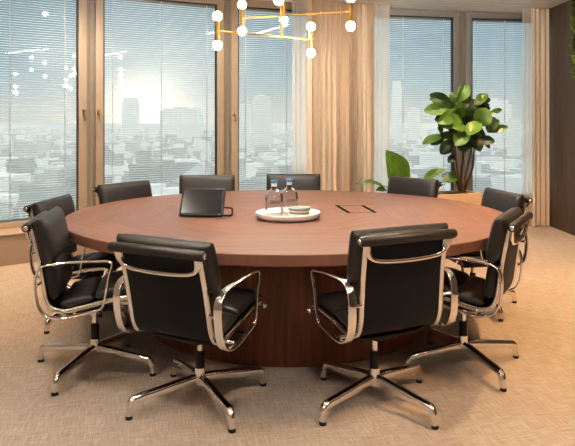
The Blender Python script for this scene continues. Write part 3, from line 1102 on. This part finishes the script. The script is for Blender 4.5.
def leaf(bm, base, tip, width, normal, curl=0.15, wave=0.05, fiddle=True, seed=0):
    """broad leaf blade from base to tip, folded at the midrib and arched"""
    base, tip = Vector(base), Vector(tip)
    ax = tip - base
    L = ax.length
    ax.normalize()
    sd = ax.cross(Vector(normal))
    if sd.length < 1e-3:
        sd = ax.cross(Vector((1, 0, 0)))
    sd.normalize()
    nr = sd.cross(ax).normalized()
    rnd = random.Random(seed)
    n = 9
    rows = []
    for i in range(n + 1):
        t = i / n
        if fiddle:
            w = width * (sin(pi * t ** 0.85) ** 0.65) * (0.52 + 0.62 * t ** 1.2)
        else:
            w = width * (sin(pi * t ** 0.7) ** 0.8)
        if i == 0:
            w = 0.004
        if i == n:
            w = 0.008 if not fiddle else 0.02
        c = base + ax * (L * t) - nr * (curl * L * (t * t)) + nr * (0.06 * L * sin(pi * t))
        row = []
        for q in (-1, -0.55, 0, 0.55, 1):
            up = 0.16 * w * abs(q) + wave * w * sin(7 * t + 3 * q + seed)
            row.append(bm.verts.new(c + sd * (w / 2 * 2 * q * 0.5) + nr * up))
        rows.append(row)
    for a, b in zip(rows, rows[1:]):
        for j in range(4):
            bm.faces.new((a[j], a[j + 1], b[j + 1], b[j]))

def px(x, y, Y):
    """point of the room at depth Y seen at photo coordinate x, y (used only to lay out the plants' proportions)"""
    return Vector(((x - 287.5) * Y / 630, Y, H_CAM - (y - 121) * Y / 630))

FY = 7.40
fig = thing('fiddle_leaf_fig', 'tall fiddle leaf fig with several stems and a crown of big leaves in the planter', 'plant', tuple(px(462, 195, FY)[:2]) + (PH - 0.015,))
fo = Vector(fig.location)
bm = None
stems = [[(462, 191), (459, 180), (456, 160), (455, 140), (458, 118)],
         [(463, 191), (465, 178), (469, 160), (471, 145), (468, 122)],
         [(461, 191), (461, 175), (463, 156), (462, 138), (462, 108)],
         [(464, 191), (468, 180), (473, 166), (474, 150), (477, 130)],
         [(460, 191), (456, 178), (453, 163), (453, 150), (448, 125)]]
for k, st in enumerate(stems):
    pts = [px(x, y, FY + 0.03 * (k - 2) + 0.02 * j * (k % 3 - 1)) - fo for j, (x, y) in enumerate(st)]
    finish('stem', tube_mesh(catmull(pts, 5), 0.015, 10, scale=lambda t: 1.0 - 0.5 * t), M['trunk'], fig)
bm = bmesh.new()
# base px, tip px, width px, depth offset of tip, normal tilt
LZ = [(345, 105, 272, 66, 15, -.05), (336, 118, 253, 118, 14, -.08), (350, 135, 288, 152, 12, -.02), (356, 98, 344, 56, 9, 0), (366, 92, 402, 34, 15, -.06),
      (385, 150, 362, 92, 17, -.12), (378, 122, 302, 170, 19, -.20), (420, 108, 464, 62, 11, .02), (430, 125, 474, 106, 10, .06), (428, 168, 470, 120, 20, -.16),
      (470, 132, 514, 115, 6, .02), (462, 188, 503, 152, 12, -.10), (462, 193, 535, 174, 8, -.06), (430, 220, 489, 223, 10, -.12), (440, 228, 474, 246, 8, -.1),
      (398, 188, 358, 236, 17, -.20), (405, 205, 442, 256, 15, -.16), (348, 220, 308, 266, 14, -.10), (318, 204, 246, 230, 10, -.10), (310, 207, 299, 176, 8, -.12),
      (352, 212, 308, 204, 10, -.08), (372, 350, 316, 356, 12, -.12), (356, 270, 333, 296, 8, -.08), (400, 180, 378, 120, 18, .05), (395, 160, 442, 130, 18, .08),
      (420, 200, 460, 200, 14, .05), (372, 180, 336, 196, 15, .06), (395, 130, 420, 80, 15, .08), (375, 110, 330, 84, 14, .10), (390, 215, 384, 262, 15, -.1),
      (440, 160, 400, 200, 16, -.22), (380, 140, 350, 128, 15, -.2), (366, 190, 372, 240, 13, .0), (415, 150, 410, 105, 17, -.05), (425, 180, 436, 232, 14, .02),
      (384, 165, 352, 178, 14, -.24), (400, 100, 380, 64, 12, .03)]
rl = random.Random(21)
for e in [q for q in LZ if q[4] > 9][:24]:
    jx, jy = rl.uniform(-16, 16), rl.uniform(-14, 14)
    LZ.append((e[0] + jx * 0.4, e[1] + jy * 0.4, e[2] * 0.92 + 395 * 0.08 + jx, e[3] * 0.92 + 150 * 0.08 + jy, e[4] * 0.8, e[5] + rl.uniform(-0.06, 0.14)))
for k, (xa, ya, xb, yb2, wpx, dy) in enumerate(LZ):
    bp = px(350 + xa / 3.382, 75 + ya / 3.382, FY + 0.3 * dy) - fo
    tp = px(350 + xb / 3.382, 75 + yb2 / 3.382, FY + dy) - fo
    nr = (rl.uniform(-0.5, 0.5), -0.8, rl.uniform(-0.1, 0.9))
    nf = len(bm.faces)
    leaf(bm, bp, tp, wpx * 1.18 * FY / 630, nr, curl=0.08, seed=k)
    shade = rl.choice((0.1, 0.3, 0.6, 0.8, 1.0)) if dy > -0.15 else rl.choice((0.15, 0.9, 1.0))
    bm.faces.ensure_lookup_table()
    lay = bm.loops.layers.color.get('tint') or bm.loops.layers.color.new('tint')
    for f in bm.faces[nf:]:
        for lp_ in f.loops:
            lp_[lay] = (shade, shade, shade, 1)
finish('foliage', bm, M['leaf'], fig)

BY = 7.25
bp_ = thing('broad_leaf_plant', 'low plant with a few broad bright leaves behind the far right chair', 'plant', tuple(px(402, 195, BY)[:2]) + (PH - 0.005,))
bo = Vector(bp_.location)
PL = [((400, 190), (402, 183), (387, 150), 27, (0.25, -1, 0.2), -0.1), ((398, 192), (384, 186), (356, 182), 8, (0, -0.5, 0.9), -0.15),
      ((403, 192), (424, 180), (445, 168), 9, (-0.2, -0.8, 0.6), 0.05), ((402, 192), (414, 188), (434, 178), 8, (0, -0.6, 0.9), -0.1),
      ((399, 192), (386, 190), (376, 190), 9, (0, -0.6, 0.9), -0.1), ((402, 190), (400, 180), (408, 168), 16, (0, -1, 0.3), -0.05)]
bm = bmesh.new()
bs = bmesh.new()
for k, (a, b, c, wpx, nr, dy) in enumerate(PL):
    pa = Vector((0.004 * k, 0.0, 0.0))
    pbm = px(b[0], b[1], BY + dy * 0.5) - bo
    pc = px(c[0], c[1], BY + dy) - bo
    sweep(bs, catmull([pa, pa.lerp(pbm, 0.6) + Vector((0, 0, 0.01)), pbm], 4), circ(0.005, 7))
    leaf(bm, pbm, pc, wpx * BY / 630, nr, curl=0.06, fiddle=False, wave=0.08, seed=k + 50)
finish('foliage', bm, M['leaf2'], bp_)
finish('leaf_stalk', bs, M['leaf2'], bp_)

# ------------------------------------------------------------------ moss panel on the dark wall
mp = thing('moss_panel', 'green moss panel hung high on the dark wood wall at right', 'plant panel', (3.5, 6.80, 1.95))
finish('panel_backing', box_mesh(-0.03, -0.002, -0.85, 0.85, 0.0, 0.92), M['black'], mp, smooth=False)
bm = bmesh.new()
rnd = random.Random(3)
for k in range(5200):
    y = rnd.uniform(-0.87, 0.87)
    z = rnd.uniform(-0.02, 0.94)
    depth = rnd.uniform(0.01, 0.055) * (0.75 + 0.25 * sin(z * 9 + y * 4))
    p = Vector((-0.02 - depth, y, z))
    d = Vector((rnd.uniform(-1, 0.2), rnd.uniform(-1, 1), rnd.uniform(-1, 1))).normalized() * rnd.uniform(0.012, 0.026)
    s = d.cross(Vector((rnd.uniform(-1, 1), rnd.uniform(-1, 1), rnd.uniform(-1, 1)))).normalized() * rnd.uniform(0.007, 0.014)
    bm.faces.new([bm.verts.new(p - d), bm.verts.new(p + s), bm.verts.new(p + d), bm.verts.new(p - s)])
o = finish('moss', bm, M['moss'], mp)

# ------------------------------------------------------------------ ceiling lights
LIN = [(-1.6, 3.2, 'left'), (1.15, 6.35, 'right'), (0.6, 1.0, 'near'), (-2.6, 0.6, 'far left'), (2.6, 1.6, 'near right'), (-1.0, -1.2, 'rear')]
CLAB = ['slim linear ceiling light over the left side of the table', 'slim linear ceiling light before the right windows',
        'slim linear ceiling light behind the camera', 'slim linear ceiling light near the left wall', 'slim linear ceiling light near the right wall behind the camera', 'slim linear ceiling light at the rear of the room']
for (x, y, _), lab in zip(LIN, CLAB):
    cl_ = thing('ceiling_light', lab, 'ceiling light', (x, y, CEIL), radians(12), 'linear ceiling lights')
    bm = bmesh.new()
    add_box(bm, -0.045, -0.032, -0.75, 0.75, -0.012, -0.0005)
    add_box(bm, 0.032, 0.045, -0.75, 0.75, -0.012, -0.0005)
    finish('light_rim', bm, M['led_rim'], cl_, smooth=False)
    finish('diffuser', box_mesh(-0.032, 0.032, -0.75, 0.75, -0.006, -0.0005), M['led'], cl_, smooth=False)

def area(name, loc, sx, sy, power, col, rot=(0, 0, 0), spread=180):
    l = bpy.data.lights.new(name, 'AREA')
    l.shape = 'RECTANGLE'
    l.size = sx
    l.size_y = sy
    l.energy = power
    l.color = col
    l.spread = radians(spread)
    o = bpy.data.objects.new(name, l)
    o.location = loc
    o.rotation_euler = rot
    COL.objects.link(o)
    return o

for k_ in range(3):
    l = bpy.data.lights.new('pendant_glow', 'POINT')
    l.energy = 30
    l.color = (1.0, 0.92, 0.82)
    l.shadow_soft_size = 0.03
    o = bpy.data.objects.new('pendant_glow', l)
    o.location = ((-0.47, 0.45, -0.03)[k_], (4.28, 4.45, 5.0)[k_], (1.83, 1.98, 2.12)[k_])
    COL.objects.link(o)

def spot(name, loc, target, power, col, size=70, blend=0.8, rad=0.025):
    l = bpy.data.lights.new(name, 'SPOT')
    l.energy = power
    l.color = col
    l.spot_size = radians(size)
    l.spot_blend = blend
    l.shadow_soft_size = rad
    o = bpy.data.objects.new(name, l)
    o.location = loc
    d = Vector(target) - Vector(loc)
    o.rotation_euler = d.to_track_quat('-Z', 'Y').to_euler()
    COL.objects.link(o)
    return o

AMBER = (1.0, 0.61, 0.30)
WARM = (1.0, 0.80, 0.58)
NEUT = (1.0, 0.93, 0.85)
for (x, y, _) in LIN:
    area('linear_light', (x, y, CEIL - 0.03), 0.06, 1.5, 22, NEUT, (0, 0, radians(12)))
# warm downlights along the facade and the open floor at right, plus added fill spots
spot('downlight_or_fill', (-1.9, 5.9, CEIL - 0.03), (-2.1, 6.6, 0.9), 90, WARM, 120)
spot('downlight_or_fill', (-0.5, 6.6, CEIL - 0.03), (-0.6, 7.4, 0.9), 60, WARM, 120)
spot('downlight_or_fill', (-0.35, 6.75, CEIL - 0.03), (0.72, 7.85, 0.5), 100, (1.0, 0.82, 0.62), 80)
spot('downlight_or_fill', (-3.0, 5.2, CEIL - 0.03), (-2.95, 5.4, 0.0), 330, AMBER, 95)
spot('downlight_or_fill', (2.5, 6.6, CEIL - 0.03), (2.7, 6.6, 0.0), 260, AMBER, 100)
spot('downlight_or_fill', (2.3, 4.4, CEIL - 0.03), (2.5, 4.3, 0.0), 370, AMBER, 100)
spot('downlight_or_fill', (1.9, 2.4, CEIL - 0.03), (1.9, 2.6, 0.0), 190, AMBER, 100)
spot('downlight_or_fill', (-1.0, 5.3, CEIL - 0.03), (-1.4, 7.0, 1.3), 90, NEUT, 130)  # added neutral fill to brighten the left window frames, no real fitting
spot('downlight_or_fill', (1.9, 6.2, CEIL - 0.03), (2.1, 8.4, 1.5), 120, NEUT, 130)  # added neutral fill to brighten the backlit right frames, no real fitting
spot('downlight_or_fill', (0.3, 4.2, CEIL - 0.03), (0.3, 4.4, 0.7), 75, NEUT, 110)

spot('downlight_or_fill', (-1.9, 2.3, CEIL - 0.03), (-1.5, 2.5, 0.0), 110, WARM, 105)
spot('downlight_or_fill', (0.0, 1.6, CEIL - 0.03), (0.0, 2.2, 0.0), 90, (1.0, 0.90, 0.80), 105)

# ------------------------------------------------------------------ the city outside
GZ = -46.0
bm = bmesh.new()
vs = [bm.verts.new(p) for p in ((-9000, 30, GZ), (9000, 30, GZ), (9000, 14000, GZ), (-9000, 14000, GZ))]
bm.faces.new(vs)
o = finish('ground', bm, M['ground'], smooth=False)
tag(o, 'hazy city ground far below the windows', 'ground', kind='structure')
TW = [(160, 200, 108, 142, 1400, 'tower_pale', 'broad pale building block in the haze right of the sun glare', True),
      (122, 137, 98, 140, 1500, 'tower', 'slim grey tower in the haze left of the sun glare', False),
      (252, 271, 96, 140, 900, 'tower', 'hazy square tower seen in the narrow window left of the curtain', True),
      (238, 251, 104, 140, 950, 'tower_pale', 'lower pale block just left of the hazy square tower', False),
      (393, 402, 81, 140, 1300, 'tower', 'tall thin tower at the left edge of the right window', False),
      (409, 420, 108, 142, 1100, 'tower', 'short grey tower left of the fig tree', True),
      (478, 512, 100, 150, 800, 'tower_pale', 'broad pale block seen right of the fig tree', True),
      (510, 521, 118, 150, 700, 'tower', 'grey block by the edge of the corner curtain', False)]
bm = bmesh.new()
rnd = random.Random(11)
for k in range(5200):
    d = 110 * (26 ** rnd.random())
    az = rnd.uniform(-0.62, 0.62)
    x, y = d * math.tan(az), d
    w = rnd.uniform(6, 17) * (1 + d / 2500)
    l = rnd.uniform(6, 15) * (1 + d / 2500)
    h = rnd.uniform(5, 17) * (1 + (0.7 if rnd.random() < 0.06 else 0))
    if any(abs(x - ((q[0] + q[1]) / 2 - 287.5) * q[4] / 630) < (q[1] - q[0]) * q[4] / 1260 + w and q[4] - w - l < y < q[4] + (q[1] - q[0]) * q[4] / 630 + w + l for q in TW):
        continue
    add_box(bm, -w / 2, w / 2, -l / 2, l / 2, 0, h, Matrix.Translation((x, y, GZ)) @ Matrix.Rotation(rnd.uniform(-0.6, 0.6), 4, 'Z'))
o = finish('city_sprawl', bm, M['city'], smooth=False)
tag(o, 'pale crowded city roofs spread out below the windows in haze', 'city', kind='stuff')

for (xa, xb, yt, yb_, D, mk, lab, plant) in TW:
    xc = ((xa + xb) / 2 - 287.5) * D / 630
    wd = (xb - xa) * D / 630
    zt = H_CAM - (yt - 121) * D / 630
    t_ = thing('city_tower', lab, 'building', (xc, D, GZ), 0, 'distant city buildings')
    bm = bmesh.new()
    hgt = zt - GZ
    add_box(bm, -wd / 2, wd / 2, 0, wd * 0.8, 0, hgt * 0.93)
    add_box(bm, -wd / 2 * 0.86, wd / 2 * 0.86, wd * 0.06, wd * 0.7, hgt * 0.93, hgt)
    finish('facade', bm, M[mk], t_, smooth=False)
    if plant:
        finish('roof_plant', box_mesh(-wd * 0.2, wd * 0.15, wd * 0.2, wd * 0.5, hgt, hgt * 1.035), M[mk], t_, smooth=False)

# ------------------------------------------------------------------ sky
wd = bpy.data.worlds.new('sky')
scene.world = wd
wd.use_nodes = True
nt = NT(wd.node_tree)
bg = wd.node_tree.nodes['Background']
gen = nt.add('ShaderNodeTexCoord').outputs['Generated']
z = nt.sep(gen)[2]
def sk(r, g, b_, k):
    q = srgb(r, g, b_)
    return (q[0] * k, q[1] * k, q[2] * k, 1.0)
c = nt.ramp(nt.math('ADD', nt.math('MULTIPLY', z, 0.5), 0.5),
            [(0.0, srgb(150, 150, 146)), (0.495, sk(205, 209, 202, .62)), (0.503, sk(205, 209, 202, .62)), (0.525, sk(176, 192, 196, .62)), (0.555, sk(146, 172, 184, .62)), (0.60, sk(124, 151, 164, .62)), (0.67, sk(205, 218, 226, 1.0)), (1.0, sk(225, 232, 238, 1.15))])
sd = Vector((-0.222, 1.0, 0.019)).normalized()
dt = nt.add('ShaderNodeVectorMath', operation='DOT_PRODUCT')
nt.link(gen, dt.inputs[0])
dt.inputs[1].default_value = sd
dd = nt.math('MAXIMUM', dt.outputs['Value'], 0.0)
g1_ = nt.math('MULTIPLY', nt.math('POWER', dd, 700), 0.34)
g2_ = nt.math('MULTIPLY', nt.math('POWER', dd, 110), 0.22)
glow = nt.math('ADD', g1_, g2_)
sc_ = nt.add('ShaderNodeVectorMath', operation='SCALE')
sc_.inputs[0].default_value = (1.0, 0.86, 0.62)
nt.link(glow, sc_.inputs['Scale'])
ad = nt.add('ShaderNodeVectorMath', operation='ADD')
nt.link(c, ad.inputs[0])
nt.link(sc_.outputs[0], ad.inputs[1])
nt.link(ad.outputs[0], bg.inputs[0])
bg.inputs[1].default_value = 1.7

scene.view_settings.view_transform = 'Standard'
try:
    scene.view_settings.look = 'Medium High Contrast'
except Exception:
    scene.view_settings.look = 'None'
scene.view_settings.exposure = 0.0
